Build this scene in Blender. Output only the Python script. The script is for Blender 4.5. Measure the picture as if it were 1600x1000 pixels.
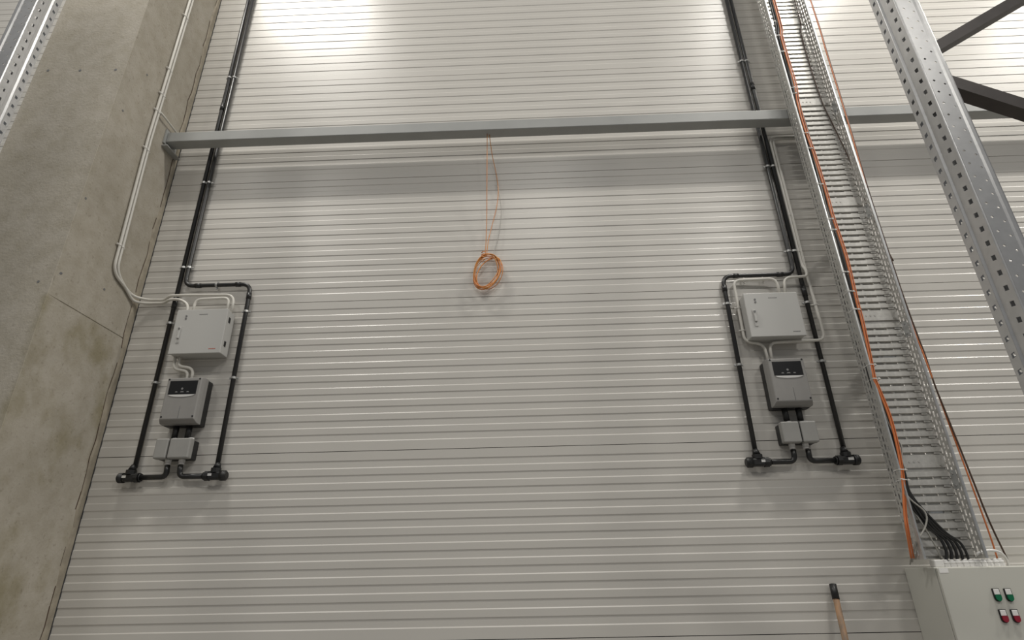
import bpy, bmesh, math, random
from mathutils import Vector, Matrix
random.seed(7)
for o in list(bpy.data.objects): bpy.data.objects.remove(o)
scene = bpy.context.scene
COL = scene.collection

# ------------------------------------------------------------------ camera
FPX = 907.0
PITCH, YAW, ROLL, DIST, EYE = 0.42139, 0.02392, -0.02060, 3.960, 1.60
_f = Vector((-math.sin(YAW)*math.cos(PITCH), math.cos(YAW)*math.cos(PITCH), math.sin(PITCH)))
_r0 = Vector((math.cos(YAW), math.sin(YAW), 0)); _u0 = _r0.cross(_f)
_r = _r0*math.cos(ROLL) + _u0*math.sin(ROLL); _u = _u0*math.cos(ROLL) - _r0*math.sin(ROLL)
CAM = Vector((0, -DIST, EYE))
cd = bpy.data.cameras.new('camera'); cam = bpy.data.objects.new('camera', cd); COL.objects.link(cam)
cd.sensor_width = 36; cd.lens = FPX/1600*36; cd.clip_start = 0.05; cd.clip_end = 200
cam.matrix_world = Matrix(((_r.x, _u.x, -_f.x, CAM.x), (_r.y, _u.y, -_f.y, CAM.y), (_r.z, _u.z, -_f.z, CAM.z), (0, 0, 0, 1)))
scene.camera = cam

def at(x, y, Y):
    """point of the photograph on the vertical plane at distance |Y| in front of the wall"""
    d = _f + _r*((x-800)/FPX) + _u*((500-y)/FPX)
    return CAM + d*((Y+DIST)/d.y)

# ------------------------------------------------------------------ light
vs = scene.view_settings
vs.view_transform = 'Standard'; vs.look = 'None'; vs.gamma = 1.0; vs.use_curve_mapping = False
vs.exposure = -0.80
world = bpy.data.worlds.new('hall'); scene.world = world; world.use_nodes = True
bg = world.node_tree.nodes['Background']; bg.inputs[0].default_value = (0.95, 0.97, 1.0, 1); bg.inputs[1].default_value = 0.32

def lamp(name, loc, power, sx, sy, col=(1.0, 0.965, 0.90)):
    l = bpy.data.lights.new(name, 'AREA'); l.shape = 'RECTANGLE'; l.size = sx; l.size_y = sy
    l.energy = power; l.color = col
    o = bpy.data.objects.new(name, l); COL.objects.link(o); o.location = loc
    return o
LZ = 9.5
for X, W in ((-3.0, 330), (3.85, 430), (8.6, 620)):
    lamp('high_bay_lamp', (X, -2.0, LZ), W, 1.5, 0.35)
for X, W in ((-5.2, 300), (0.6, 290), (5.4, 520)):
    lamp('high_bay_lamp', (X, -7.5 if X < 2 else -9.0, LZ), W, 1.5, 0.35)

# ------------------------------------------------------------------ materials
def material(name, base, rough=0.5, metal=0.0, var=0.0, scale=6.0, var_col=None, bump=0.0, bscale=80.0, spec=0.5, emit=None, stretch=None):
    m = bpy.data.materials.new(name); m.use_nodes = True
    nt = m.node_tree; N = nt.nodes; L = nt.links; p = N['Principled BSDF']
    p.inputs['Base Color'].default_value = (*base, 1); p.inputs['Roughness'].default_value = rough
    p.inputs['Metallic'].default_value = metal; p.inputs['Specular IOR Level'].default_value = spec
    tc = N.new('ShaderNodeTexCoord')
    src = tc.outputs['Object']
    if stretch:
        mp = N.new('ShaderNodeMapping'); mp.inputs['Scale'].default_value = stretch
        L.new(src, mp.inputs['Vector']); src = mp.outputs['Vector']
    if var > 0 or var_col:
        n = N.new('ShaderNodeTexNoise'); n.inputs['Scale'].default_value = scale; n.inputs['Detail'].default_value = 6
        L.new(src, n.inputs['Vector'])
        r = N.new('ShaderNodeValToRGB'); r.color_ramp.elements[0].position = 0.3; r.color_ramp.elements[1].position = 0.7
        c2 = var_col or tuple(min(1, c*(1+var)) for c in base); c1 = base if var_col else tuple(c*(1-var) for c in base)
        r.color_ramp.elements[0].color = (*c1, 1); r.color_ramp.elements[1].color = (*c2, 1)
        L.new(n.outputs['Fac'], r.inputs['Fac']); L.new(r.outputs['Color'], p.inputs['Base Color'])
    if bump > 0:
        n2 = N.new('ShaderNodeTexNoise'); n2.inputs['Scale'].default_value = bscale; n2.inputs['Detail'].default_value = 4
        L.new(src, n2.inputs['Vector'])
        b = N.new('ShaderNodeBump'); b.inputs['Strength'].default_value = bump; b.inputs['Distance'].default_value = 0.01
        L.new(n2.outputs['Fac'], b.inputs['Height']); L.new(b.outputs['Normal'], p.inputs['Normal'])
    return m

def concrete_material():
    m = bpy.data.materials.new('cast_concrete'); m.use_nodes = True
    nt = m.node_tree; N = nt.nodes; L = nt.links; p = N['Principled BSDF']
    p.inputs['Roughness'].default_value = 0.85; p.inputs['Specular IOR Level'].default_value = 0.25
    tc = N.new('ShaderNodeTexCoord')
    def noise(sc, det, mapping=None, rough=0.55):
        n = N.new('ShaderNodeTexNoise'); n.inputs['Scale'].default_value = sc; n.inputs['Detail'].default_value = det; n.inputs['Roughness'].default_value = rough
        if mapping:
            mp = N.new('ShaderNodeMapping'); mp.inputs['Scale'].default_value = mapping
            L.new(tc.outputs['Object'], mp.inputs['Vector']); L.new(mp.outputs['Vector'], n.inputs['Vector'])
        else: L.new(tc.outputs['Object'], n.inputs['Vector'])
        return n.outputs['Fac']
    def ramp(f, a, b, ca, cb):
        r = N.new('ShaderNodeValToRGB'); e = r.color_ramp.elements
        e[0].position = a; e[1].position = b; e[0].color = (*ca, 1); e[1].color = (*cb, 1); L.new(f, r.inputs['Fac']); return r.outputs['Color']
    def mul(a, b, fac=1.0):
        x = N.new('ShaderNodeMix'); x.data_type = 'RGBA'; x.blend_type = 'MULTIPLY'; x.inputs[0].default_value = fac
        L.new(a, x.inputs[6]); L.new(b, x.inputs[7]); return x.outputs[2]
    c = ramp(noise(1.3, 8), 0.3, 0.7, (0.365, 0.335, 0.28), (0.455, 0.42, 0.36))
    c = mul(c, ramp(noise(9, 6), 0.30, 0.62, (0.86, 0.85, 0.81), (1, 1, 1)))
    c = mul(c, ramp(noise(38, 3), 0.28, 0.40, (0.80, 0.79, 0.77), (1, 1, 1)))
    # stained, rougher lower pour with olive run marks: below the pour joint
    sep = N.new('ShaderNodeSeparateXYZ'); L.new(tc.outputs['Object'], sep.inputs[0])
    lo = N.new('ShaderNodeMapRange'); lo.inputs[1].default_value = 3.32; lo.inputs[2].default_value = 3.28; L.new(sep.outputs['Z'], lo.inputs[0])
    st = N.new('ShaderNodeMath'); st.operation = 'MULTIPLY'; L.new(lo.outputs[0], st.inputs[0])
    s2 = N.new('ShaderNodeMapRange'); s2.inputs[1].default_value = 0.48; s2.inputs[2].default_value = 0.66; L.new(noise(3.4, 7, (1, 1, 0.8)), s2.inputs[0])
    sx = N.new('ShaderNodeMapRange'); sx.inputs[1].default_value = -3.05; sx.inputs[2].default_value = -3.0; L.new(sep.outputs['X'], sx.inputs[0])
    sm = N.new('ShaderNodeMath'); sm.operation = 'MULTIPLY'; L.new(s2.outputs[0], sm.inputs[0]); L.new(sx.outputs[0], sm.inputs[1])
    L.new(sm.outputs[0], st.inputs[1])
    x = N.new('ShaderNodeMix'); x.data_type = 'RGBA'; x.blend_type = 'MULTIPLY'; L.new(st.outputs[0], x.inputs[0])
    L.new(c, x.inputs[6]); x.inputs[7].default_value = (0.72, 0.70, 0.58, 1); c = x.outputs[2]
    L.new(c, p.inputs['Base Color'])
    b = N.new('ShaderNodeBump'); b.inputs['Strength'].default_value = 0.25; b.inputs['Distance'].default_value = 0.01
    L.new(noise(60, 5), b.inputs['Height']); L.new(b.outputs['Normal'], p.inputs['Normal'])
    return m

M = {}
M['panel'] = material('panel_paint', (0.545, 0.525, 0.487), 0.33, 0, 0.02, 1.2)
M['gap'] = material('joint_gap', (0.05, 0.05, 0.05), 0.8)
M['concrete'] = concrete_material()
M['mortar'] = material('mortar_strip', (0.31, 0.275, 0.215), 0.9, 0, 0.16, 14, bump=0.3, bscale=40)
M['floor'] = material('floor_concrete', (0.26, 0.25, 0.235), 0.5, 0, 0.08, 2)
M['steel_grey'] = material('grey_steel_paint', (0.33, 0.335, 0.325), 0.42, 0.0, 0.05, 5)
M['galv'] = material('galvanised', (0.62, 0.63, 0.63), 0.36, 0.85, 0.10, 30)
M['galv_tray'] = material('tray_galvanised', (0.52, 0.51, 0.48), 0.40, 0.40, 0.10, 45)
M['galv_rack'] = material('rack_galvanised', (0.50, 0.50, 0.50), 0.30, 0.62, 0.07, 22)
M['brace'] = material('brace_steel', (0.065, 0.056, 0.052), 0.45, 0.3, 0.15, 12)
M['black'] = material('black_conduit', (0.018, 0.018, 0.018), 0.34)
M['black_matt'] = material('black_plastic', (0.012, 0.012, 0.012), 0.45)
M['white_pipe'] = material('white_conduit', (0.62, 0.60, 0.55), 0.45)
M['clip'] = material('clip_metal', (0.42, 0.42, 0.41), 0.35, 0.6)
M['clip_pale'] = material('pale_clip', (0.62, 0.60, 0.56), 0.45)
M['enclosure'] = material('enclosure_paint', (0.47, 0.465, 0.445), 0.42)
M['inverter'] = material('inverter_grey', (0.27, 0.262, 0.25), 0.48, 0, 0.03, 20)
M['junction'] = material('junction_grey', (0.30, 0.295, 0.28), 0.5, 0, 0.03, 20)
M['display'] = material('display_glass', (0.008, 0.008, 0.009), 0.30)
M['icon'] = material('icon_print', (0.20, 0.20, 0.20), 0.5)
M['silver'] = material('silver_trim', (0.72, 0.71, 0.69), 0.3, 0.3)
M['red_print'] = material('red_print', (0.42, 0.10, 0.06), 0.5)
M['grey_print'] = material('grey_print', (0.16, 0.16, 0.16), 0.5)
M['white'] = material('white_plastic', (0.74, 0.73, 0.71), 0.45)
M['sticker'] = material('white_sticker', (0.78, 0.77, 0.75), 0.5)
M['cabinet'] = material('cabinet_paint', (0.53, 0.525, 0.475), 0.42, 0, 0.015, 3)
M['green'] = material('green_button', (0.0, 0.13, 0.055), 0.35)
M['red'] = material('red_button', (0.26, 0.012, 0.03), 0.35)
M['orange'] = material('orange_cable', (0.62, 0.18, 0.055), 0.45)
M['copper'] = material('orange_wire', (0.60, 0.19, 0.05), 0.45, 0, 0, 9, (0.66, 0.31, 0.08))
M['brown'] = material('dark_brown_cable', (0.07, 0.04, 0.025), 0.5)
M['grey_cable'] = material('grey_cable', (0.36, 0.35, 0.32), 0.5)
M['tie'] = material('cable_tie', (0.66, 0.65, 0.62), 0.5)
M['wood'] = material('worn_stick', (0.17, 0.13, 0.095), 0.6, 0, 0, 26, (0.40, 0.22, 0.11), stretch=(1, 1, 0.25))

# ------------------------------------------------------------------ mesh builder
class MB:
    def __init__(s): s.v = []; s.f = []; s.smooth = []
    def add(s, vs, fs, smooth=False):
        b = len(s.v); s.v += [tuple(v) for v in vs]
        for f in fs: s.f.append([i+b for i in f]); s.smooth.append(smooth)
        return s
    def box(s, x0, x1, y0, y1, z0, z1, bev=0.0):
        if bev <= 0:
            vs = [(x, y, z) for x in (x0, x1) for y in (y0, y1) for z in (z0, z1)]
            return s.add(vs, [(0, 1, 3, 2), (4, 6, 7, 5), (0, 4, 5, 1), (2, 3, 7, 6), (0, 2, 6, 4), (1, 5, 7, 3)])
        bm = bmesh.new(); bmesh.ops.create_cube(bm, size=1)
        for v in bm.verts:
            v.co = Vector((x0+(v.co.x+.5)*(x1-x0), y0+(v.co.y+.5)*(y1-y0), z0+(v.co.z+.5)*(z1-z0)))
        bmesh.ops.bevel(bm, geom=bm.edges[:], offset=bev, segments=2, affect='EDGES', profile=0.5)
        bm.verts.index_update(); s.add([v.co for v in bm.verts], [[v.index for v in f.verts] for f in bm.faces]); bm.free(); return s
    def prism(s, poly, a0, a1, axis='y', smooth=False):
        """poly of 2-D points extruded along an axis: 'y' -> (x,z), 'x' -> (y,z), 'z' -> (x,y)"""
        def P(p, a): return {'y': (p[0], a, p[1]), 'x': (a, p[0], p[1]), 'z': (p[0], p[1], a)}[axis]
        n = len(poly)
        vs = [P(p, a0) for p in poly] + [P(p, a1) for p in poly]
        s.add(vs, [list(range(n)), list(range(2*n-1, n-1, -1))])
        s.add(vs, [(i, (i+1) % n, n+(i+1) % n, n+i) for i in range(n)], smooth); return s
    def cyl(s, a, b, r, n=14, r2=None, smooth=True):
        a = Vector(a); b = Vector(b); d = (b-a).normalized(); t = d.orthogonal().normalized(); w = d.cross(t)
        r2 = r if r2 is None else r2
        A = [a+(t*math.cos(2*math.pi*i/n)+w*math.sin(2*math.pi*i/n))*r for i in range(n)]
        B = [b+(t*math.cos(2*math.pi*i/n)+w*math.sin(2*math.pi*i/n))*r2 for i in range(n)]
        s.add(A+B, [(i, (i+1) % n, n+(i+1) % n, n+i) for i in range(n)], smooth)
        s.add(A+B, [list(range(n-1, -1, -1)), list(range(n, 2*n))]); return s
    def tube(s, pts, r, n=10, closed=False):
        pts = [Vector(p) for p in pts]; K = len(pts)
        T = []
        for i in range(K):
            if closed: t = pts[(i+1) % K]-pts[i-1]
            else: t = pts[min(i+1, K-1)]-pts[max(i-1, 0)]
            T.append(t.normalized())
        nn = T[0].orthogonal().normalized(); rings = []
        for i in range(K):
            nn = (nn - T[i]*nn.dot(T[i])); nn = nn.normalized() if nn.length > 1e-6 else T[i].orthogonal().normalized()
            w = T[i].cross(nn)
            rings += [pts[i]+(nn*math.cos(2*math.pi*j/n)+w*math.sin(2*math.pi*j/n))*r for j in range(n)]
        fs = []
        for i in range(K if closed else K-1):
            k = (i+1) % K
            fs += [(i*n+j, i*n+(j+1) % n, k*n+(j+1) % n, k*n+j) for j in range(n)]
        s.add(rings, fs, True)
        if not closed: s.add(rings, [list(range(n-1, -1, -1)), list(range((K-1)*n, K*n))])
        return s
    def perforated(s, o, eu, ev, u0, u1, hu0, hu1, pitch, hlen, v0, v1, phase=0.0, sides=8, skew=0.0):
        """strip of sheet between u0..u1 with a row of holes hu0..hu1 x hlen, one per pitch along v"""
        o = Vector(o); eu = Vector(eu); ev = Vector(ev)
        P = lambda u, v: o+eu*u+ev*v
        v = v0
        if phase > 0:
            s.add([P(u0, v), P(u1, v), P(u1, v+phase), P(u0, v+phase)], [(0, 1, 2, 3)]); v += phase
        uc, hw = (hu0+hu1)/2, (hu1-hu0)/2; hh = hlen/2
        while v+pitch <= v1+1e-6:
            vc = v+pitch/2
            O = [(u0, v), (uc, v), (u1, v), (u1, vc), (u1, v+pitch), (uc, v+pitch), (u0, v+pitch), (u0, vc)]
            if sides == 8:
                k = 0.62
                H = [(-k, -k), (0, -1), (k, -k), (1, 0), (k, k), (0, 1), (-k, k), (-1, 0)]
                if hh > hw*1.4:
                    q = (hh-hw*0.5)/hh
                    H = [(-1, -q), (0, -1), (1, -q), (1, 0), (1, q), (0, 1), (-1, q), (-1, 0)]
            else:
                H = [(-1, -1), (0, -1), (1, -1), (1, 0), (1, 1), (0, 1), (-1, 1), (-1, 0)]
            H = [(uc+a*hw, vc+b*hh+skew*a*hh) for a, b in H]
            vs = [P(*p) for p in O]+[P(*p) for p in H]
            s.add(vs, [(i, (i+1) % 8, 8+(i+1) % 8, 8+i) for i in range(8)])
            v += pitch
        if v < v1-1e-6: s.add([P(u0, v), P(u1, v), P(u1, v1), P(u0, v1)], [(0, 1, 2, 3)])
        return s
    def quad(s, a, b, c, d): return s.add([a, b, c, d], [(0, 1, 2, 3)])
    def build(s, name, mat, parent=None, origin=None, recalc=True):
        if origin is None: origin = Vector((0, 0, 0)) if parent is None else Vector(parent['_o'])
        origin = Vector(origin)
        me = bpy.data.meshes.new(name)
        me.from_pydata([Vector(v)-origin for v in s.v], [], s.f)
        me.polygons.foreach_set('use_smooth', s.smooth)
        if recalc:
            bm = bmesh.new(); bm.from_mesh(me); bmesh.ops.remove_doubles(bm, verts=bm.verts, dist=1e-6)
            bmesh.ops.recalc_face_normals(bm, faces=bm.faces); bm.to_mesh(me); bm.free()
        me.materials.append(mat); me.update()
        o = bpy.data.objects.new(name, me); COL.objects.link(o)
        if parent is None: o.location = origin
        else: o.parent = parent
        o['_o'] = tuple(origin)
        return o

def thing(name, label, cat, loc, group=None):
    o = bpy.data.objects.new(name, None); COL.objects.link(o); o.location = loc; o.empty_display_size = 0.05
    o['_o'] = tuple(loc); return tag(o, label, cat, group)
def tag(o, label, cat, group=None, kind=None):
    o['label'] = label
    if cat: o['category'] = cat
    if group: o['group'] = group
    if kind: o['kind'] = kind
    return o
def share(src, parent, loc, rot=None, scale=None):
    """another piece with the same mesh, placed in world coordinates under its thing"""
    o = src.copy(); COL.objects.link(o); o.parent = parent
    o.location = Vector(loc)-Vector(parent['_o'])
    if rot: o.rotation_euler = rot
    if scale: o.scale = scale
    return o
def solid(o, t, off=0.0):
    m = o.modifiers.new('thickness', 'SOLIDIFY'); m.thickness = t; m.offset = off; return o
def fillet(pts, r, n=6):
    pts = [Vector(p) for p in pts]; out = [pts[0]]
    for i in range(1, len(pts)-1):
        p, a, b = pts[i], pts[i-1]-pts[i], pts[i+1]-pts[i]
        rr = min(r, a.length*0.49, b.length*0.49); A = p+a.normalized()*rr; B = p+b.normalized()*rr
        for k in range(n+1):
            t = k/n; out.append(A*(1-t)**2+p*2*t*(1-t)+B*t*t)
    out.append(pts[-1]); return out
def spline(pts, n=8):
    P = [Vector(p) for p in pts]; P = [P[0]*2-P[1]]+P+[P[-1]*2-P[-2]]; out = []
    for i in range(1, len(P)-2):
        a, b, c, d = P[i-1], P[i], P[i+1], P[i+2]
        for k in range(n):
            t = k/n
            out.append(0.5*((2*b)+(c-a)*t+(2*a-5*b+4*c-d)*t*t+(3*b-3*c+d-a)*t**3))
    out.append(P[-2]); return out

# ================================================================== the setting
fl = MB().box(-8, 9, -14, 0.0, -0.2, 0.0).build('floor', M['floor']); fl['kind'] = 'structure'; fl['label'] = 'grey concrete hall floor'

WX0, WX1 = -7.0, 8.0
PH = 1.15; J0 = 2.427            # panel height, height of one panel joint
wall = MB().box(WX0, WX1, 0.012, 0.12, 0.0, 10.6).build('wall_back', M['gap'], origin=(0, 0.012, 0))
tag(wall, 'off-white ribbed metal sandwich panel wall with horizontal joints', None, kind='structure')
def panel_profile():
    """cladding section from the top joint (h=0) downwards: (h, depth); raised y=0, recessed +depth"""
    dp, sl = 0.0032, 0.0070
    pr = [(0.0022, 0.010), (0.0022, 0.0)]
    for k in range(11):
        h = 0.065+0.0967*k
        pr += [(h-sl/2, 0.0), (h+sl/2, dp), (h+0.0485-sl/2, dp), (h+0.0485+sl/2, 0.0)]
    pr += [(PH-0.0022, 0.0), (PH-0.0022, 0.010)]
    return pr
pb = MB(); pr = panel_profile(); n = len(pr)
vs_ = [(WX0, y, -h) for h, y in pr]+[(WX1, y, -h) for h, y in pr]
pb.add(vs_, [(i, i+1, n+i+1, n+i) for i in range(n-1)])
pan = pb.build('panel', M['panel'], origin=(0, 0, 0), recalc=False)
tops = [J0+PH*k for k in range(-1, 8)]
for k, zt in enumerate(tops):
    o = pan if k == 0 else pan.copy()
    if k: COL.objects.link(o)
    o.parent = wall; o.location = Vector((0, -0.012, zt))

# concrete column -------------------------------------------------------------
CX0, CX1, CYF = -3.700, -2.995, -0.79
SEAM = 3.30
col = MB()
ch = 0.002
plan = [(CX0, 0.0), (CX0, CYF+ch), (CX0+ch, CYF), (CX1-ch, CYF), (CX1, CYF+ch), (CX1, CYF+0.13), (CX1, 0.0)]
levels = [(0, 0), (SEAM-0.006, 0), (SEAM-0.002, 0.006), (SEAM+0.002, 0.006), (SEAM+0.005, 0.001), (10.4, 0.001)]
cx, cy = (CX0+CX1)/2, CYF/2
vv = []
for z, ins in levels:
    for x, y in plan:
        vv.append((x-(ins if (x == CX1 and y > CYF+0.1) else 0), y, z))
n = len(plan)
ff = [(i*n+j, i*n+(j+1) % n, (i+1)*n+(j+1) % n, (i+1)*n+j) for i in range(len(levels)-1) for j in range(n)]
col.add(vv, ff+[list(range(n)), list(range(len(vv)-1, len(vv)-1-n, -1))])
column = col.build('concrete_column', M['concrete'], origin=(0, 0, 0))
tag(column, 'massive grey cast concrete column with a pour joint left of the ribbed wall', 'column')
# ragged mortar strip in the corner between column and panels
ms = MB(); K = 90; pts = []
for i in range(K+1):
    z = 0.02+i*10.3/K; w = 0.050+random.uniform(-0.012, 0.012)
    pts.append([(CX1-0.004, -w, z), (CX1+0.010+random.uniform(-.002, .002), -w+0.012, z), (CX1+0.012, -0.001, z)])
for i in range(K):
    for j in range(2): ms.quad(pts[i][j], pts[i][j+1], pts[i+1][j+1], pts[i+1][j])
msx = ms.build('mortar_strip', M['mortar'], column)
ck = MB()
for i in range(K):
    if random.random() < 0.72:
        a, c = pts[i][0], pts[i+1][0]; w0, w1_ = random.uniform(.001, .007), random.uniform(.001, .007)
        ck.quad((CX1+0.0006, a[1]-w0, a[2]), (CX1+0.0006, a[1]+0.002, a[2]), (CX1+0.0006, c[1]+0.002, c[2]), (CX1+0.0006, c[1]-w1_, c[2]))
ck.build('ragged_gap', M['brown'], column)
ds = MB().box(CX1+0.011, CX1+0.0165, -0.004, 0.003, 0.02, 10.3).build('sealant_line', M['gap'], column)
# formwork tie holes: shallow dark cone plugs
for (x, y) in ((75, 110), (125, 110), (180.5, 109)):
    p = at(x, y, CYF-0.001)
    MB().cyl((p.x, CYF+0.004, p.z), (p.x, CYF-0.0012, p.z), 0.011, 12).build('tie_hole_plug', M['grey_print'], column)
def at_x(x, y, X):
    d = _f + _r*((x-800)/FPX) + _u*((500-y)/FPX); return CAM + d*(X/d.x)
for (x, y) in ((230, 117), (192, 173), (134, 310), (163, 452), (95, 427), (60, 440)):
    p = at_x(x, y, CX1) if x > 100 else at(x, y, CYF)
    if x > 100: MB().cyl((CX1-0.004, p.y, p.z), (CX1+0.0012, p.y, p.z), 0.009, 12).build('tie_hole_plug', M['grey_print'], column)
    else: MB().cyl((p.x, CYF+0.004, p.z), (p.x, CYF-0.0012, p.z), 0.009, 12).build('tie_hole_plug', M['grey_print'], column)

# steel beam across the wall ------------------------------------------------------
BY0, BY1, BZ0, BZ1 = -0.20, -0.10, 5.03, 5.13
bt = thing('steel_beam', 'long grey square steel beam crossing the ribbed wall in front of the conduits', 'beam', (CX1+0.02, -0.15, BZ0))
MB().box(CX1+0.012, 7.5, BY0, BY1, BZ0, BZ1, 0.006).build('beam_tube', M['steel_grey'], bt)
MB().box(CX1+0.001, CX1+0.012, BY0-0.02, BY1+0.05, BZ0-0.02, BZ1+0.02).build('end_plate', M['steel_grey'], bt)
MB().prism([(BY1+0.07, BZ0-0.055), (BY0-0.02, BZ0-0.055), (BY0-0.02, BZ0-0.045), (BY1+0.07, BZ0-0.045)], CX1+0.001, CX1+0.05, 'x').build('support_angle', M['steel_grey'], bt)
for yy in (BY1+0.03,):
    MB().cyl((CX1+0.012, yy, BZ1-0.03), (CX1+0.022, yy, BZ1-0.03), 0.009, 6, smooth=False).build('bolt', M['clip'], bt)

# ================================================================== rack frames
def upright(parent, X, YF, sgn, z1=6.4, aisle=True):
    """perforated omega post; aisle face at X, depth from YF back to YF+0.13; body reaches sgn*0.10 behind the aisle face"""
    D, W = 0.13, 0.10; z0 = 0.0; g = 0.008; P = 0.06
    b = MB()
    o = (X, YF, 0); eu = (0, 1, 0); ev = (0, 0, 1)
    def plane(u0, x0, u1, x1):     # plain strip between two depths/offsets of the aisle side
        b.quad((X+sgn*x0, YF+u0, z0), (X+sgn*x1, YF+u1, z0), (X+sgn*x1, YF+u1, z1), (X+sgn*x0, YF+u0, z1))
    r = 0.004
    b.perforated(o, eu, ev, r, 0.056, 0.022, 0.040, P, 0.020, z0, z1, 0, 4, 0.18)
    plane(0.056, 0, 0.062, g); plane(0.062, g, 0.080, g); plane(0.080, g, 0.086, 0)
    b.perforated(o, eu, ev, 0.086, D-r, 0.098, 0.114, P, 0.018, z0, z1, 0.02, 4, -0.18)
    for yy, s2 in ((YF, -1), (YF+D, 1)):
        yr = yy-s2*r
        b.quad((X, yr, z0), (X+sgn*r, yy, z0), (X+sgn*r, yy, z1), (X, yr, z1))
        b.perforated((X, yy, 0), (sgn, 0, 0), ev, r, 0.045, 0.018, 0.029, P, 0.011, z0, z1, 0.03)
        b.perforated((X, yy, 0), (sgn, 0, 0), ev, 0.045, 0.074, 0.056, 0.066, P, 0.010, z0, z1, 0.01)
        pr2 = [(0.074, 0), (0.080, 0.006), (0.092, 0.006), (0.099, 0.003), (0.102, -0.004), (0.100, -0.018)]
        for (a, da), (c, dc) in zip(pr2, pr2[1:]):
            b.quad((X+sgn*a, yy+s2*da, z0), (X+sgn*c, yy+s2*dc, z0), (X+sgn*c, yy+s2*dc, z1), (X+sgn*a, yy+s2*da, z1))
    up = b.build('upright', M['galv_rack'], parent); solid(up, 0.002)
    MB().box(min(X-sgn*0.02, X+sgn*0.12), max(X-sgn*0.02, X+sgn*0.12), YF-0.02, YF+D+0.02, 0.0, 0.006).build('foot_plate', M['galv_rack'], parent)
    return up
def bar(b, p, q, w, h):
    """rectangular bar from p to q: w across the frame plane (y), h in the plane"""
    p = Vector(p); q = Vector(q); d = (q-p).normalized(); s_ = Vector((0, 1, 0)); t = d.cross(s_).normalized()
    c = [(-1, -1), (1, -1), (1, 1), (-1, 1)]
    A = [p+s_*(a*w/2)+t*(e*h/2) for a, e in c]; B = [q+s_*(a*w/2)+t*(e*h/2) for a, e in c]
    b.add(A+B, [(0, 1, 2, 3), (7, 6, 5, 4)]+[(i, (i+1) % 4, 4+(i+1) % 4, 4+i) for i in range(4)]); return b

RX, RY = 1.668, -2.15
rf = thing('rack_frame', 'tall galvanised perforated pallet rack upright at right with dark diagonal braces', 'rack frame', (RX+0.05, RY+0.065, 0), 'rack uprights beside the aisle')
upright(rf, RX, RY, 1); upright(rf, RX+1.10, RY, -1)
YB = RY+0.065
def ext(p, q, xa, xb):
    p = Vector(p); q = Vector(q); d = q-p; return p+d*((xa-p.x)/d.x), p+d*((xb-p.x)/d.x)
p, q = ext(at(1462, 77, YB), at(1600, -4, YB), RX+0.075, RX+1.03); bar(MB(), p, q, 0.05, 0.046).build('brace', M['brace'], rf)
p, q = ext(at(1490, 137, YB), at(1600, 172, YB), RX+0.075, RX+1.03); bar(MB(), p, q, 0.055, 0.060).build('brace', M['brace'], rf)
for z in (0.35,):
    bar(MB(), (RX+0.075, YB, z), (RX+1.03, YB, z), 0.045, 0.045).build('brace', M['brace'], rf)

LX, LY = -2.688, -1.80
lf = thing('rack_frame', 'galvanised perforated pallet rack upright in front of the concrete column', 'rack frame', (LX-0.05, LY+0.065, 0), 'rack uprights beside the aisle')
upright(lf, LX, LY, -1); upright(lf, LX-1.10, LY, 1)
for z in (0.35,):
    bar(MB(), (LX-0.075, LY+0.065, z), (LX-1.03, LY+0.065, z), 0.045, 0.045).build('brace', M['brace'], lf)
p, q = Vector((LX-0.075, LY+.065, 0.45)), Vector((LX-1.03, LY+.065, 1.5)); bar(MB(), p, q, 0.045, 0.045).build('brace', M['brace'], lf)

# ================================================================== wall equipment
# one saddle clip for thick and one for thin conduits (mesh made once, shared)
def clip_mesh(name, r, mat, w):
    b = MB(); n = 8
    arc = [(math.cos(math.pi*i/n)*(r+0.002), -math.sin(math.pi*i/n)*(r+0.002)) for i in range(n+1)]
    poly = arc + [(-r-0.002, r), (-r, r)] + [(math.cos(math.pi*(n-i)/n)*r, -math.sin(math.pi*(n-i)/n)*r) for i in range(n+1)] + [(r, r), (r+0.002, r)]
    b.prism(poly, -w/2, w/2, 'z')
    b.box(-r-0.016, -r, -0.001+r*0.3, r*0.3+0.003, -w/2, w/2); b.box(r, r+0.016, -0.001+r*0.3, r*0.3+0.003, -w/2, w/2)
    b.cyl((r+0.009, r*0.3, 0), (r+0.009, r*0.3-0.006, 0), 0.005, 8); b.cyl((-r-0.009, r*0.3, 0), (-r-0.009, r*0.3-0.006, 0), 0.005, 8)
    o = b.build(name, mat); me = o.data; bpy.data.objects.remove(o); return me
CLIP_THICK = clip_mesh('clip', 0.0175, M['clip'], 0.016)
CLIP_THIN = clip_mesh('clip_thin', 0.0115, M['clip_pale'], 0.012)
def clip(parent, mesh, loc, rot=(0, 0, 0)):
    o = bpy.data.objects.new('clip', mesh); COL.objects.link(o); o.parent = parent
    o.location = Vector(loc)-Vector(parent['_o']); o.rotation_euler = rot; return o

RB = 0.016; YP = -0.030
def conduit(name, pts, r, mat, label, group, fr, cat='conduit', sleeves=()):
    P = fillet(pts, fr)
    o = MB().tube(P, r, 12).build(name, mat, origin=pts[-1]); tag(o, label, cat, group)
    for a, c in sleeves: MB().cyl(a, c, r+0.0028, 14).build('sleeve', mat, o)
    return o
HORZ = (0, math.radians(90), 0)

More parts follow.
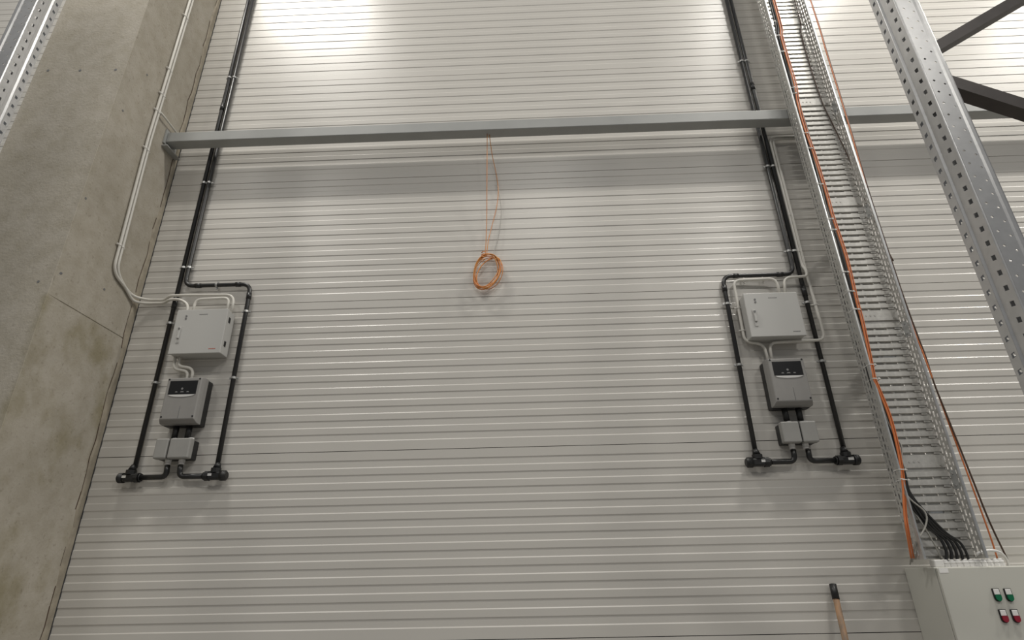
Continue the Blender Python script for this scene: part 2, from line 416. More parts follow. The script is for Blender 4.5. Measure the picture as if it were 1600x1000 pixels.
def pipe_set(side, xo, xi, xb, zt, label_side, zo_end, zb_end, zturn):
    g = 'black conduits running down the ribbed wall'
    o = conduit('black_conduit', [(xo, YP, zt), (xo, YP, zo_end)], RB, M['black'], 'straight black conduit running down the wall, '+label_side[0], g, 0.05,
                sleeves=[((xo, YP, zturn-0.10), (xo, YP, zturn-0.19)), ((xo, YP, 5.52), (xo, YP, 5.60))])
    i = conduit('black_conduit', [(xi, YP, zt), (xi, YP, zturn), (xb, YP, zturn), (xb, YP, zb_end)], RB, M['black'], 'stepped black conduit bending sideways above the control box, '+label_side[1], g, 0.075,
                sleeves=[((xi+(0.085 if xb > xi else -0.085), YP, zturn), (xi+(0.13 if xb > xi else -0.13), YP, zturn)),
                         ((xb-(0.08 if xb > xi else -0.08), YP, zturn), (xb-(0.12 if xb > xi else -0.12), YP, zturn)),
                         ((xb, YP, zturn-0.08), (xb, YP, zturn-0.13))])
    return o, i
LO, LI = pipe_set('l', -2.680, -2.636, -2.113, 9.9, ('beside the concrete column', 'beside the concrete column'), 2.345, 2.345, 3.735)
RO, RI = pipe_set('r', 2.088, 2.046, 1.506, 9.9, ('nearest the cable tray', 'beside the cable tray'), 2.345, 2.345, 3.672)
for z in (7.1, 5.92, 4.72, 3.90, 3.42, 2.95): clip(LO, CLIP_THICK, (-2.680, YP, z))
for z in (7.1, 5.92, 4.72, 3.90): clip(LI, CLIP_THICK, (-2.636, YP, z))
for z in (3.50, 2.97): clip(LI, CLIP_THICK, (-2.113, YP, z))
clip(LI, CLIP_THICK, (-2.38, YP, 3.735), HORZ)
for z in (7.1, 5.87, 4.68, 3.87, 3.43, 2.97): clip(RO, CLIP_THICK, (2.088, YP, z))
for z in (7.1, 5.87, 4.68, 3.87): clip(RI, CLIP_THICK, (2.046, YP, z))
for z in (3.44, 2.96): clip(RI, CLIP_THICK, (1.506, YP, z))

# connector bodies at the lower conduit ends, with the elbow pipes up to the junction boxes
ZF = 2.277
def connector(x, out, label, xg, zg, plate):
    """body with round ends; out = side (+1/-1) on which the blind cap sits; pipe runs the other way to x=xg and bends up to zg"""
    t = thing('conduit_connector', label, 'connector', (x, YP, ZF), 'black conduit connectors under the junction boxes')
    b = MB(); yc = -0.045
    b.box(x-0.045, x+0.045, yc-0.026, yc+0.026, ZF-0.026, ZF+0.024, 0.010); b.build('body', M['black_matt'], t)
    e = MB(); e.cyl((x+out*0.040, yc, ZF), (x+out*0.072, yc, ZF), 0.034, 18); e.cyl((x+out*0.072, yc, ZF), (x+out*0.082, yc, ZF), 0.034, 18, 0.022); e.build('end_cap', M['black_matt'], t)
    e = MB(); e.cyl((x-out*0.038, yc, ZF), (x-out*0.066, yc, ZF), 0.033, 10, smooth=False); e.cyl((x-out*0.066, yc, ZF), (x-out*0.078, yc, ZF), 0.026, 14); e.build('gland_nut', M['black_matt'], t)
    e = MB(); e.cyl((x, yc, ZF+0.02), (x, yc, ZF+0.050), 0.033, 10, smooth=False); e.cyl((x, yc+0.005, ZF+0.050), (x, YP, ZF+0.085), 0.026, 14, 0.018); e.build('gland_nut', M['black_matt'], t)
    xc = x+plate
    MB().box(xc-0.018, xc+0.018, yc-0.0285, yc-0.025, ZF-0.004, ZF+0.012).build('name_plate', M['silver'], t)
    pts = fillet([(x-out*0.07, yc, ZF), (xg, yc, ZF), (xg, yc-0.01, zg)], 0.075)
    MB().tube(pts, 0.0175, 12).build('elbow_pipe', M['black'], t)
    return t
ZG = 2.352
connector(-2.688, -1, 'black connector with silver plate at the lower left conduit end by the column', -2.442, ZG, -0.03)
connector(-2.108, 1, 'black connector with silver plate right of the left junction box', -2.352, ZG, -0.03)
connector(1.506, -1, 'black connector with silver plate left of the right junction box', 1.745, ZG, 0.03)
connector(2.082, 1, 'black connector with silver plate nearest the cable tray', 1.842, ZG, 0.015)

# junction boxes ------------------------------------------------------------
def junction_box(x0, x1, z0, z1, split, label):
    t = thing('junction_box', label, 'junction box', ((x0+x1)/2, 0, z0), 'junction boxes under the inverters')
    MB().box(x0+0.006, x1-0.006, -0.072, -0.001, z0+0.002, z1-0.006, 0.006).build('back_box', M['black_matt'], t)
    xs = x0+(x1-x0)*split
    c = 0.016
    for a, b_ in ((x0, xs-0.004), (xs+0.004, x1)):
        m = MB(); m.box(a, b_, -0.122, -0.070, z0, z1, 0.009); m.build('cover', M['junction'], t)
    MB().box(xs-0.0042, xs+0.0042, -0.108, -0.075, z0+0.004, z1-0.004).build('divider', M['black_matt'], t)
    for xg in (x0+(x1-x0)*0.31, x0+(x1-x0)*0.70):
        m = MB(); m.cyl((xg, -0.053, z0+0.004), (xg, -0.053, z0-0.014), 0.021, 8, smooth=False); m.cyl((xg, -0.053, z0-0.014), (xg, -0.053, z0-0.030), 0.0185, 14)
        m.build('gland', M['white'], t)
    for xg in (x0+(x1-x0)*0.36, x0+(x1-x0)*0.84):
        m = MB(); m.cyl((xg, -0.053, z1-0.008), (xg, -0.053, z1+0.014), 0.019, 8, smooth=False); m.build('top_gland', M['white'], t)
    return t
junction_box(-2.518, -2.278, 2.386, 2.522, 0.385, 'grey two-lid junction box under the left inverter beside the column')
junction_box(1.672, 1.902, 2.386, 2.526, 0.53, 'grey two-lid junction box under the right inverter near the cable tray')

# inverters -----------------------------------------------------------------
def inverter(xc, z0, z1, label, tagside):
    hw = 0.132; x0, x1 = xc-hw, xc+hw
    t = thing('inverter', label, 'inverter', (xc, 0, z0), 'wall inverters between control and junction box')
    MB().box(x0+0.002, x1-0.002, -0.074, -0.001, z0-0.004, z1-0.004, 0.010).build('back_plate', M['black_matt'], t)
    # grey housing: front face smaller than the rim it grows from
    b = MB(); ya, yb, yc = -0.070, -0.112, -0.145
    def ring(y, i, j): return [(x0+i, y, z0+j), (x1-i, y, z0+j), (x1-i, y, z1-i*0.5), (x0+i, y, z1-i*0.5)]
    R = ring(ya, 0, 0)+ring(yb, 0.002, 0.002)+ring(yc+0.006, 0.010, 0.022)+ring(yc, 0.015, 0.028)
    b.add(R, [(i*4+j, i*4+(j+1) % 4, (i+1)*4+(j+1) % 4, (i+1)*4+j) for i in range(3) for j in range(4)]+[(3, 2, 1, 0), (12, 13, 14, 15)])
    hs = b.build('housing', M['inverter'], t)
    bv = hs.modifiers.new('soft', 'BEVEL'); bv.width = 0.006; bv.segments = 2; bv.limit_method = 'ANGLE'; bv.angle_limit = 0.4
    H = z1-z0; W = 2*hw
    dx0, dx1, dz0, dz1 = xc-0.098, xc+0.098, z0+H*0.615, z0+H*0.915
    d = MB().box(dx0, dx1, yc-0.0025, yc+0.002, dz0, dz1, 0.001).build('display', M['display'], t)
    m = MB()
    dc = (dx0+dx1)/2
    for k, w in ((-0.040, 0.009), (0.0, 0.013), (0.040, 0.009)):
        m.prism([(dc+k-w, dz0+0.014), (dc+k+w, dz0+0.014), (dc+k+w*0.7, dz0+0.021), (dc+k-w*0.7, dz0+0.021)], yc-0.0031, yc-0.0026, 'y')
    m.cyl((dc-0.003, yc-0.0026, dz0+0.040), (dc-0.003, yc-0.0031, dz0+0.040), 0.008, 12)
    m.build('icons', M['icon'], d)
    # silver crescent below the display
    arc = [(dx0+0.004, dz0-0.002), (dx1-0.002, dz0-0.002)]+[(xc+0.092*math.cos(math.pi*k/14), dz0-0.002-0.017*math.sin(math.pi*k/14)) for k in range(1, 14)]
    MB().prism(arc, yc-0.003, yc+0.001, 'y').build('crescent_trim', M['silver'], t)
    for sx in (-1, 1):
        for zz in (z0+0.044, z1-0.016):
            MB().cyl((xc+sx*0.108, yc-0.002, zz), (xc+sx*0.108, yc+0.004, zz), 0.0062, 10).build('screw', M['black_matt'], t)
    MB().prism([(xc+0.006, z0+0.033), (xc+0.010, z0+0.033), (xc+0.0085, z0+H*0.36), (xc+0.0075, z0+H*0.36)], yc-0.0012, yc+0.002, 'y').build('seam', M['grey_print'], t)
    for k in (-0.040, 0.052):
        MB().cyl((xc+k, -0.055, z0+0.004), (xc+k, -0.055, z0-0.085), 0.0195, 14).build('lower_gland', M['black_matt'], t)
    for k in (-0.07, 0.0):
        MB().box(xc+0.008+k-0.012, xc+0.008+k+0.012, -0.07, -0.04, z1-0.004, z1+0.010, 0.003).build('top_entry', M['white'], t)
    if tagside:
        MB().box(x1-0.004, x1-0.0024, -0.052, -0.012, z0+0.030, z0+0.082).build('rating_label', M['sticker'], t)
    return t
inverter(-2.397, 2.620, 2.948, 'grey inverter with black display beside the concrete column', True)
inverter(1.785, 2.630, 2.965, 'grey inverter with black display near the cable tray', False)

# control enclosures --------------------------------------------------------
def enclosure(x0, x1, z0, z1, label, black_hinge, red):
    t = thing('control_box', label, 'control box', ((x0+x1)/2, 0, z0), 'white control boxes above the inverters')
    MB().box(x0+0.004, x1-0.004, -0.116, -0.018, z0+0.004, z1-0.004, 0.004).build('body', M['enclosure'], t)
    for zz in (z0+0.05, z1-0.05):
        MB().box(x0+0.05, x1-0.05, -0.020, -0.001, zz-0.012, zz+0.012).build('mounting_rail', M['clip'], t)
    d = MB().box(x0, x1, -0.136, -0.117, z0, z1, 0.004).build('door', M['enclosure'], t)
    yd = -0.136
    W, H = x1-x0, z1-z0
    # swing handle: recessed dish, lever and thumb pad
    hx = x0+0.052; hz = z0+H*0.42
    hd = MB().prism([(hx-0.012, hz-0.062), (hx+0.012, hz-0.062), (hx+0.015, hz+0.064), (hx-0.015, hz+0.064)], yd-0.004, yd+0.001, 'y').build('handle', M['enclosure'], d)
    MB().box(hx-0.009, hx+0.009, yd-0.015, yd-0.003, hz-0.030, hz+0.060, 0.004).build('lever', M['enclosure'], hd)
    MB().cyl((hx, yd-0.0145, hz+0.046), (hx, yd-0.018, hz+0.046), 0.008, 10).build('lock', M['grey_print'], hd)
    for k, (r_) in ((0, .0075), (1, .0075)):
        MB().cyl((x0+0.076, yd-0.003, z1-0.052-k*0.020), (x0+0.076, yd+0.001, z1-0.052-k*0.020), r_, 10).build('indicator', M['grey_print'], d)
    m = MB(); xx = x0+W*0.45
    for w in (0.006, 0.005, 0.007, 0.005, 0.006, 0.006, 0.005, 0.006):
        m.box(xx, xx+w, yd-0.0006, yd-0.0001, z1-0.045, z1-0.039); xx += w+0.0022
    m.build('maker_print', M['grey_print'], d)
    m = MB(); xx = x1-0.088
    for w in (0.007, 0.006, 0.006, 0.008, 0.006, 0.007):
        m.box(xx, xx+w, yd-0.0006, yd-0.0001, z0+0.030, z0+0.036); xx += w+0.0018
    m.build('corner_print', M['red_print'] if red else M['grey_print'], d)
    for zz in (z0+H*0.19, z0+H*0.73):
        MB().box(x1-0.0045, x1-0.001, -0.098, -0.075, zz, zz+0.040).build('hinge', M['black_matt'] if black_hinge else M['clip'], t)
    return t
EL = (-2.572, -2.192, 3.128, 3.478); ER = (1.590, 1.976, 3.128, 3.470)
enclosure(*EL, 'white square control box with black side hinges beside the concrete column', True, True)
enclosure(*ER, 'white square control box near the cable tray on the right', False, False)

# thin white conduits -------------------------------------------------------
RT = 0.0105; YT = -0.030
gl = 'thin white conduits of the left unit'; gr = 'thin white conduits of the right unit'
xcn = CX1+0.016
ZL = 3.615
def white(pts, label, g, fr=0.05, r=RT):
    return conduit('white_conduit', pts, r, M['white_pipe'], label, g, fr)
w1 = white([(xcn, -0.395, 9.6), (xcn, -0.395, 4.9), (xcn, -0.350, 3.70), (xcn, -0.10, ZL+0.012), (-2.90, YT-0.005, ZL+0.006), (-2.76, YT, ZL+0.005), (-2.71, YT-0.036, ZL+0.022), (-2.60, YT-0.036, ZL+0.022), (-2.205, -0.065, ZL+0.012), (-2.205, -0.065, EL[3]-0.004)],
           'white conduit down the column and over the left control box to its right corner', gl, 0.085)
w2 = white([(xcn, -0.365, 9.6), (xcn, -0.365, 4.9), (xcn, -0.320, 3.72), (xcn, -0.075, ZL-0.022), (-2.90, YT-0.005, ZL-0.024), (-2.76, YT, ZL-0.022), (-2.71, YT-0.036, ZL-0.012), (-2.625, YT-0.036, ZL-0.010), (-2.548, -0.066, ZL-0.06), (-2.545, -0.066, EL[3]-0.004)],
           'white conduit down the column ending at the left corner of the control box', gl, 0.085)
w3 = white([(-2.500, -0.066, EL[3]-0.004), (-2.500, -0.066, ZL-0.018), (-2.240, -0.066, ZL-0.012), (-2.240, -0.066, EL[3]-0.004)],
           'short white conduit arching over the top of the left control box', gl, 0.05)
for z in (6.3, 5.65, 5.37, 5.19, 4.80, 3.92):
    for w, yy in ((w1, -0.395), (w2, -0.365)):
        dz = 0
        y2 = yy if z > 4.9 else yy+0.045*(4.9-z)/1.2
        clip(w, CLIP_THIN, (xcn, y2, z), (0, 0, math.radians(90)))
br = white([(xcn, -0.372, 5.21), (xcn+0.02, -0.33, 5.19), (xcn+0.015, -0.05, 5.19)], 'short white branch conduit from the column pipes to the beam end', gl, 0.02, 0.008)
white([(-2.553, -0.066, EL[2]+0.006), (-2.553, -0.066, 3.040), (-2.440, -0.058, 3.020), (-2.440, -0.055, 2.946)], 'left one of two curved white conduits between left control box and inverter', gl, 0.05)
white([(-2.520, -0.066, EL[2]+0.006), (-2.520, -0.066, 3.062), (-2.405, -0.058, 3.042), (-2.405, -0.055, 2.946)], 'right one of two curved white conduits between left control box and inverter', gl, 0.05)
# right unit
XR1, XR2 = 2.118, 2.142
r1 = white([(2.45, YT, 4.985), (XR1, YT, 4.985), (XR1, YT-0.0, 3.74), (XR1+0.004, YT-0.034, 3.69), (XR1+0.004, YT-0.034, 3.632), (1.948, -0.060, 3.628), (1.925, -0.066, ER[3]-0.004)],
           'white conduit from behind the cable tray into the right control box top', gr, 0.055)
r2 = white([(2.45, YT, 4.962), (XR2, YT, 4.962), (XR2-0.004, YT, 3.66), (2.128, YT-0.034, 3.30), (2.128, YT-0.036, 3.118), (1.736, -0.058, 3.110), (1.732, -0.055, 2.962)],
           'white conduit from behind the cable tray passing below the right control box', gr, 0.055)
r3 = white([(1.893, -0.066, ER[3]-0.004), (1.885, -0.062, 3.622), (1.578, YT-0.01, 3.628), (1.575, YT-0.01, 3.128), (1.702, -0.050, 3.106), (1.704, -0.055, 2.962)],
           'white conduit looping round the left side of the right control box', gr, 0.055)
for z in (4.68, 4.2, 3.87): clip(r1, CLIP_THIN, (XR1, YT, z))
for z in (3.40,): clip(r2, CLIP_THIN, (2.130, YT-0.026, z))
for x in (1.66, 1.80): clip(r3, CLIP_THIN, (x, -0.040, 3.624), HORZ)
for z in (3.40, 3.22): clip(r3, CLIP_THIN, (1.576, YT-0.01, z))

# hanging wire coil ------------------------------------------------------------
ct = thing('wire_coil', 'coil of orange wire hanging on two thin strands from the beam', 'wire coil', (-0.274, -0.05, 3.62))
cc = Vector((-0.274, -0.045, 3.768)); cb = MB()
LOOPS = [(0.098, 0.150, -0.20, -0.004, 0), (0.094, 0.146, -0.34, -0.006, 0.002), (0.090, 0.150, -0.10, -0.012, -0.002), (0.082, 0.142, -0.42, 0.012, -0.006), (0.104, 0.140, -0.25, 0.012, -0.004), (0.070, 0.140, -0.52, 0.002, -0.004), (0.096, 0.149, -0.28, -0.010, 0.001)]
for k, (a, c2, tl, ox, oz) in enumerate(LOOPS):
    yo = -0.016+0.005*k
    pts = []
    for i in range(40):
        th = 2*math.pi*i/40; u = a*math.cos(th); w = c2*math.sin(th)
        pts.append(cc+Vector((u*math.cos(tl)-w*math.sin(tl)+ox, yo+0.012*math.sin(th*2+k), u*math.sin(tl)+w*math.cos(tl)+oz)))
    cb.tube(pts, 0.0040 if k != 4 else 0.003, 8, True)
for k in range(4):
    b_ = at(755-0.5*k, 394+4*k, -0.062); cb.tube([b_+Vector((-0.012, 0, -.004)), b_+Vector((0.0, -0.012, 0)), b_+Vector((0.016, 0, .006))], 0.004, 6)
cb.build('coil', M['copper'], ct)
hb = MB(); hb.tube(spline([(-0.268, -0.15, BZ0), (-0.274, -0.10, 4.6), (-0.280, -0.05, 4.2), (-0.292, -0.048, 3.91)]), 0.0030, 6)
hb.build('hanging_strand', M['copper'], ct)
hb = MB(); hb.tube(spline([(-0.250, -0.14, BZ0), (-0.232, -0.06, 4.88), (-0.200, -0.03, 4.70), (-0.186, -0.025, 4.54), (-0.200, -0.025, 4.38), (-0.238, -0.03, 4.20), (-0.268, -0.04, 4.05), (-0.282, -0.045, 3.91)]), 0.0030, 6)
hb.build('hanging_strand', M['copper'], ct)
hb = MB(); hb.tube(spline([(-0.20, -0.028, 4.64), (-0.165, -0.02, 4.40), (-0.172, -0.02, 4.22), (-0.205, -0.025, 4.02), (-0.245, -0.035, 3.90)]), 0.0022, 6)
hb.build('hanging_strand', M['grey_cable'], ct)

# ================================================================== cable tray
TX0, TX1, TYB, TYF = 2.225, 2.585, -0.212, -0.322
TZ0, TZ1 = 1.665, 9.4
tr = thing('cable_tray', 'galvanised perforated vertical cable tray running up the wall above the cabinet', 'cable tray', ((TX0+TX1)/2, TYB, TZ0))
for xs, sg in ((TX0, 1), (TX1, -1)):
    b = MB(); o = (xs, TYB, 0); eu = (0, -1, 0); ev = (0, 0, 1); z0, z1 = TZ0, TZ1; Hh = TYB-TYF
    b.perforated(o, eu, ev, 0.0, 0.036, 0.009, 0.021, 0.05, 0.037, z0, z1, 0.000)
    b.perforated(o, eu, ev, 0.036, 0.064, 0.039, 0.053, 0.05, 0.039, z0, z1, 0.025)
    b.perforated(o, eu, ev, 0.064, Hh, 0.070, 0.080, 0.05, 0.026, z0, z1, 0.010)
    w = b.build('side_wall', M['galv_tray'], tr); solid(w, 0.0018)
    pr2 = [(0, 0), (0.002*sg, -0.006), (0.010*sg, -0.007), (0.014*sg, -0.001), (0.012*sg, 0.008), (0.009*sg, 0.008), (0.009*sg, 0.0), (0.0025*sg, 0.0)]
    MB().prism([(xs+a, TYF+c) for a, c in pr2], z0, z1, 'z').build('rolled_lip', M['galv'], tr)
# rungs: pressed cross ribs, 50 mm apart, each with a slotted web below it
def rung_mesh(plain):
    b = MB(); x0, x1 = TX0+0.002, TX1-0.002; W = x1-x0; xm = W/2; yb = 0.0
    def strip(pr):
        for (za, ya), (zb, yb2) in zip(pr, pr[1:]): b.quad((-xm, ya, za), (xm, ya, za), (xm, yb2, zb), (-xm, yb2, zb))
    if plain:
        strip([(0.0995, 0), (0.0975, -0.010), (0.022, -0.012), (0.0205, 0), (0.0, 0)])
        for k, r in ((-0.03, 0.006), (0.0, 0.007), (0.03, 0.007)): b.cyl((k-0.01, -0.0135, 0.060), (k-0.01, -0.009, 0.060), r, 8)
        b.cyl((xm-0.03, -0.018, 0.036), (xm-0.03, -0.010, 0.036), 0.008, 6, smooth=False)
        return b
    strip([(0.0498, 0.0), (0.0480, -0.010), (0.0175, -0.012), (0.0160, 0.0)])
    ex, ev = (1, 0, 0), (0, 0, 1)
    segs = [-xm, -0.115, -0.015, 0.0, 0.095, xm]
    # web 0..0.021 with two long slots
    def rect(xa, xb, za, zb): b.quad((xa, 0, za), (xb, 0, za), (xb, 0, zb), (xa, 0, zb))
    rect(-xm, xm, 0.0, 0.0035); rect(-xm, xm, 0.0145, 0.016)
    for xa, xb in ((-xm, -0.085), (-0.004, 0.006), (0.085, xm)): rect(xa, xb, 0.0035, 0.0145)
    for xa, xb in ((-0.085, -0.004), (0.006, 0.085)):      # pocket added behind each slot, shaped to shade it dark
        b.quad((xa, 0, 0.0145), (xb, 0, 0.0145), (xb, 0.010, 0.0145), (xa, 0.010, 0.0145)); b.quad((xa, 0.010, 0.0145), (xb, 0.010, 0.0145), (xb, 0.010, 0.0035), (xa, 0.010, 0.0035))
    b.box(xm-0.050, xm-0.012, -0.010, 0.0, 0.004, 0.0155)
    return b
Z = TZ0+0.002
rm = rung_mesh(False).build('rung', M['galv_tray'], recalc=False).data
rp = rung_mesh(True).build('plain_rung', M['galv_tray'], recalc=False).data
for nme in ('rung', 'plain_rung'): bpy.data.objects.remove(bpy.data.objects[nme])
plain_z = [at(x, y, TYB).z for x, y in ((1437, 725), (1370, 497), (1315, 318), (1268, 160), (1236, 35))]
plain_z.append(plain_z[-1]*2-plain_z[-2]); plain_z.append(plain_z[-1]*2-plain_z[-2])
i = 0; pending = sorted(plain_z)
while Z < TZ1-0.05:
    pl = bool(pending) and Z+0.05 >= pending[0]-0.025
    if pl: pending.pop(0)
    o = bpy.data.objects.new('rung', rp if pl else rm); COL.objects.link(o); o.parent = tr
    o.location = Vector(((TX0+TX1)/2, TYB, Z))-Vector(tr['_o'])
    sm = o.modifiers.new('thickness', 'SOLIDIFY') if False else None
    Z += 0.10 if pl else 0.05
# joint plates with screws just under some plain rungs, wall brackets behind
for pz in plain_z[:4]:
    for xs, sg in ((TX0, 1), (TX1, -1)):
        jb = MB().box(min(xs+sg*0.0015, xs+sg*0.004), max(xs+sg*0.0015, xs+sg*0.004), TYB-0.075, TYB-0.02, pz-0.16, pz-0.05).build('joint_plate', M['galv'], tr)
        for a in (-0.14, -0.07):
            MB().cyl((xs+sg*0.004, TYB-0.045, pz+a), (xs+sg*0.009, TYB-0.045, pz+a), 0.007, 6, smooth=False).build('screw', M['clip'], jb)
    br_ = MB().box(TX0+0.15, TX1-0.06, -0.208, -0.170, pz-0.30, pz-0.262).build('wall_bracket', M['galv'], tr)
    for xa in (TX0+0.17, TX1-0.14): MB().box(xa, xa+0.04, -0.172, -0.001, pz-0.30, pz-0.262).build('standoff', M['galv'], br_)

# cables along the tray -----------------------------------------------------
def cable(name, pts, r, mat, label, group, n=8):
    P = spline(pts, 6); o = MB().tube(P, r, n).build(name, mat, origin=pts[-1]); return tag(o, label, 'cable', group)
YC = -0.300
top = 9.3
def up(p, dx=0.0): return Vector((p.x+dx, p.y, top))
def path(px, Y, extra_top=True):
    P = [at(x, y, yy if yy is not None else Y) for x, y, yy in [(a+(None,))[:3] for a in px]]
    return ([up(P[0])] if extra_top else [])+P
gy = -0.245
gc = 'cables strapped in the cable tray'
OP = [(1209, 0), (1222, 60), (1242, 130), (1247, 160), (1258, 200), (1272, 240), (1291, 300), (1302, 340), (1322, 400), (1339, 470), (1347, 500), (1358, 550), (1366, 590), (1372, 605), (1390, 650), (1403, 700), (1411, 750), (1414, 800), (1418, 830)]
cable('orange_cable', path([(a-1.2, b_) for a, b_ in OP]+[(1424, 872, -0.26)], -0.326), 0.0062, M['orange'],
      'thick orange cable strapped along the left edge of the cable tray', gc)
cable('orange_cable', path([(a+2.0, b_) for a, b_ in OP]+[(1428, 872, -0.25)], -0.316), 0.0045, M['orange'],
      'thin orange cable lying right beside the thick orange one', gc)
BP = [(1204, 0), (1216, 60), (1235, 130), (1242, 160), (1255, 200), (1266, 240), (1284, 300), (1292, 340), (1312, 400), (1329, 470), (1339, 500), (1352, 550), (1361, 590), (1382, 650), (1396, 700), (1408, 740), (1419, 775)]
for k, (dx, lab, mt, r) in enumerate(((-2.5, 'leftmost of five black cables fanning out to the cabinet glands', 'black', 0.0085), (1, 'second from left of five black cables fanning out to the cabinet', 'black', 0.0085),
                                  (4, 'middle one of five black cables fanning out to the cabinet glands', 'black', 0.008), (0.5, 'second from right of five black cables fanning out to the cabinet', 'black', 0.008),
                                  (6.0, 'rightmost of five black cables fanning out to the cabinet glands', 'black', 0.007))):
    Yk = (-0.290, -0.290, -0.283, -0.272, -0.275)[k]
    e = [(1440+8*k, 815+3*k), (1466+6*k, 838+2*k), (1478+7.5*k, 860), (1478+9.2*k, 878)]
    P = path([(a+dx, b_) for a, b_ in BP], Yk)
    P += [at(e[0][0], e[0][1], -0.265), at(e[1][0]+2*k, e[1][1], -0.245), at(e[2][0], e[2][1], -0.250), at(e[3][0], e[3][1], gy)]
    cable('black_cable', P, r, M[mt], lab, gc)
cable('grey_cable', path([(1207, 0), (1238, 130), (1259, 200), (1282, 290), (1298, 350), (1328, 460), (1354, 545), (1380, 640), (1397, 680), (1409, 700), (1407, 740), (1418, 775), (1445, 800), (1446, 822), (1431, 850), (1425, 878, -0.22)], -0.296), 0.005, M['grey_cable'],
      'grey cable bowing out of the bundle above the cabinet', gc)
cable('grey_cable', [at(1420, 790, -0.275), at(1430, 815, -0.27), at(1433, 840, -0.26), at(1424, 868, -0.24), at(1422, 882, -0.20)], 0.0045, M['grey_cable'],
      'short grey cable ending left beside the cabinet top', gc)
cable('grey_cable', [at(1416, 785, -0.275), at(1432, 805, -0.275), at(1448, 830, -0.27), at(1464, 858, -0.25), at(1472, 878, -0.20)], 0.0045, M['grey_cable'],
      'short grey cable crossing behind the black cables into the cabinet', gc)
cable('dark_cable', path([(1241, 0), (1251, 50), (1268, 110), (1285, 160), (1300, 192), (1322, 238), (1336, 272), (1350, 310), (1366, 345), (1384, 385), (1396, 408)], -0.232), 0.0045, M['brown'],
      'dark cable inside the tray along the foot of its right wall', gc)
# outside the right edge
gq = 'cables along the right outer edge of the tray'
YQ = -0.300
cable('orange_cable', path([(1266, 0), (1292, 85), (1326, 195), (1356, 300), (1387, 395), (1411, 470), (1432, 527), (1440, 546), (1452, 578)], YQ)+[at(1480, 655, -0.26), at(1508, 730, -0.26), at(1530, 790, -0.25), at(1548, 840, -0.24), at(1560, 878, -0.2)], 0.0045, M['orange'],
      'thin orange cable outside the right edge of the cable tray', gq)
cable('brown_cable', path([(1267, 0), (1293, 84), (1327, 194), (1358, 300), (1390, 398), (1414, 470), (1436, 530), (1446, 556), (1460, 600)], YQ+0.008)+[at(1478, 645, -0.27), at(1502, 705, -0.27), at(1522, 755, -0.26), at(1546, 815, -0.25), at(1574, 874, -0.2)], 0.0050, M['brown'],
      'dark brown cable outside the right edge of the cable tray', gq)
# cable ties round bundle and left tray wall
for (x, y) in ((1212, 35), (1216, 57), (1224, 82), (1242, 138), (1247, 147), (1261, 209), (1267, 233), (1283, 289), (1299, 343), (1304, 360), (1320, 426), (1331, 456), (1340, 484), (1362, 570), (1368, 592), (1404, 734), (1414, 750)):
    p = at(x, y, TYF); z = p.z
    m = MB(); loop = fillet([(TX0-0.003, TYF+0.055, z), (TX0-0.003, TYF-0.012, z+.002), (TX0+0.050, TYF-0.012, z-0.002), (TX0+0.052, TYF+0.060, z-0.002)], 0.012)
    for a, c in zip(loop, loop[1:]):
        h = Vector((0, 0, 0.0028)); m.quad(a-h, c-h, c+h, a+h)
    m.box(TX0+0.028, TX0+0.037, TYF-0.018, TYF-0.012, z-0.006, z+0.004)
    m.tube([(TX0+0.03, TYF-0.014, z), (TX0-0.006, TYF-0.022, z+0.006), (TX0-0.028, TYF-0.018, z+0.004)], 0.0016, 5) if random.random() < 0.5 else None
    o = m.build('cable_tie', M['tie'], tr)

# ================================================================== distribution cabinet
KX0, KX1, KY, KZ0, KZ1 = 2.284, 3.284, -0.315, 0.42, 1.622
kb = thing('switch_cabinet', 'large white switch cabinet with green and red buttons under the cable tray', 'cabinet', ((KX0+KX1)/2, 0, KZ0))
MB().box(KX0, KX1, KY+0.022, -0.002, KZ0, KZ1, 0.004).build('body', M['cabinet'], kb)
dr = MB().box(KX0+0.002, KX1-0.002, KY, KY+0.019, KZ0+0.003, KZ1-0.004, 0.003).build('door', M['cabinet'], kb)
MB().box(KX0+0.004, KX1-0.004, KY+0.018, KY+0.024, KZ0+0.005, KZ1-0.006).build('door_seal', M['gap'], kb)
sp = at(1474, 891, KY)
MB().box(sp.x-0.024, sp.x+0.026, KY-0.0012, KY-0.0002, sp.z-0.013, sp.z+0.012).build('door_sticker', M['sticker'], dr)
def stadium(xc, zc, w, h, a0, a1, n=10):
    pass
def push_button(xc, zc, mat, label):
    t = MB(); hw, top_, bot = 0.0185, 0.034, -0.032
    low = [(xc+hw*math.cos(math.pi+math.pi*k/12), zc+bot+hw+hw*math.sin(math.pi+math.pi*k/12)) for k in range(13)]
    t.prism([(xc-hw, zc+top_), *low, (xc+hw, zc+top_)], KY-0.008, KY+0.001, 'y')
    o = t.build('push_button', M['black_matt'], dr); o['label'] = label
    h2 = 0.0150
    MB().box(xc-h2, xc+h2, KY-0.011, KY-0.006, zc+0.003, zc+0.031, 0.002).build('legend_plate', M['white'], o)
    low = [(xc+h2*math.cos(math.pi+math.pi*k/12), zc+bot+hw+h2*math.sin(math.pi+math.pi*k/12)) for k in range(13)]
    MB().prism([(xc-h2, zc+0.002), *low, (xc+h2, zc+0.002)], KY-0.016, KY-0.006, 'y').build('cap', mat, o)
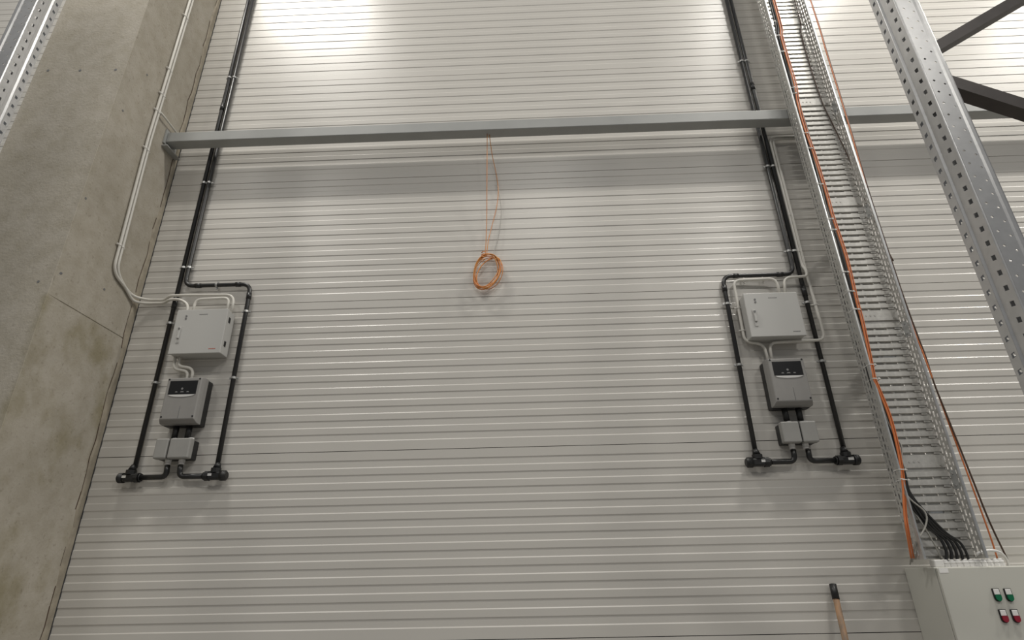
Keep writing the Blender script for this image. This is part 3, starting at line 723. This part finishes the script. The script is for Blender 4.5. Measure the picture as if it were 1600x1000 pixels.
for (x, y, m_, l_) in ((1557, 930, 'green', 'green push button with white plate'), (1575.5, 930, 'green', 'green push button with white plate'), (1567.5, 963, 'red', 'red push button with white plate'), (1586, 963, 'red', 'red push button with white plate')):
    p = at(x, y, KY); push_button(p.x, p.z, M[m_], l_)
# cable glands in a row on the cabinet roof
gy = -0.245
m = MB(); a = at(1456, 880, gy).x; b_ = at(1471, 880, gy).x
m.box(a, b_, gy-0.025, gy+0.025, KZ1-0.002, KZ1+0.040, 0.006); m.build('entry_block', M['white'], kb)
gm = MB(); gm.cyl((0, 0, -0.002), (0, 0, 0.016), 0.0215, 8, smooth=False); gm.cyl((0, 0, 0.016), (0, 0, 0.030), 0.0195, 14); gm.cyl((0, 0, 0.030), (0, 0, 0.040), 0.019, 14, 0.011)
gmd = gm.build('cable_gland', M['white']); gmesh = gmd.data; bpy.data.objects.remove(gmd)
for x in (1477, 1487, 1497, 1508, 1517, 1526, 1536, 1545, 1555, 1563):
    p = at(x, 880, gy); o = bpy.data.objects.new('cable_gland', gmesh); COL.objects.link(o); o.parent = kb
    o.location = Vector((p.x, gy, KZ1))-Vector(kb['_o'])
cable('white_cable', [at(1526, 866, -0.27), at(1532, 863, -0.27), at(1545, 860, -0.26), at(1560, 862, -0.25), at(1570, 870, -0.22), at(1575, 880, -0.20), at(1576, 888, -0.19)], 0.0075, M['white'],
      'short white cable arching over the cabinet roof', None)

# leaning stick --------------------------------------------------------------
tp = Vector((1.81, -0.028, 1.560)); ft = Vector((1.800, -0.42, 0.0))
tp = at(1301, 913, -0.03); lo = at(1321, 1000, -0.11); d = (lo-tp); ft = tp+d*(tp.z/(-d.z)) if d.z < 0 else ft
bt_ = thing('broom_stick', 'worn wooden stick with black cap leaning against the wall beside the cabinet', 'stick', tuple(ft))
k = tp+(ft-tp)*(0.078/(ft-tp).length)
MB().cyl(k, ft+(tp-ft)*0.004, 0.0175, 14).build('shaft', M['wood'], bt_)
MB().cyl(tp, k+(ft-tp)*0.004, 0.0205, 14).build('end_cap', M['black_matt'], bt_)

for o in bpy.data.objects:
    if '_o' in o.keys(): del o['_o']
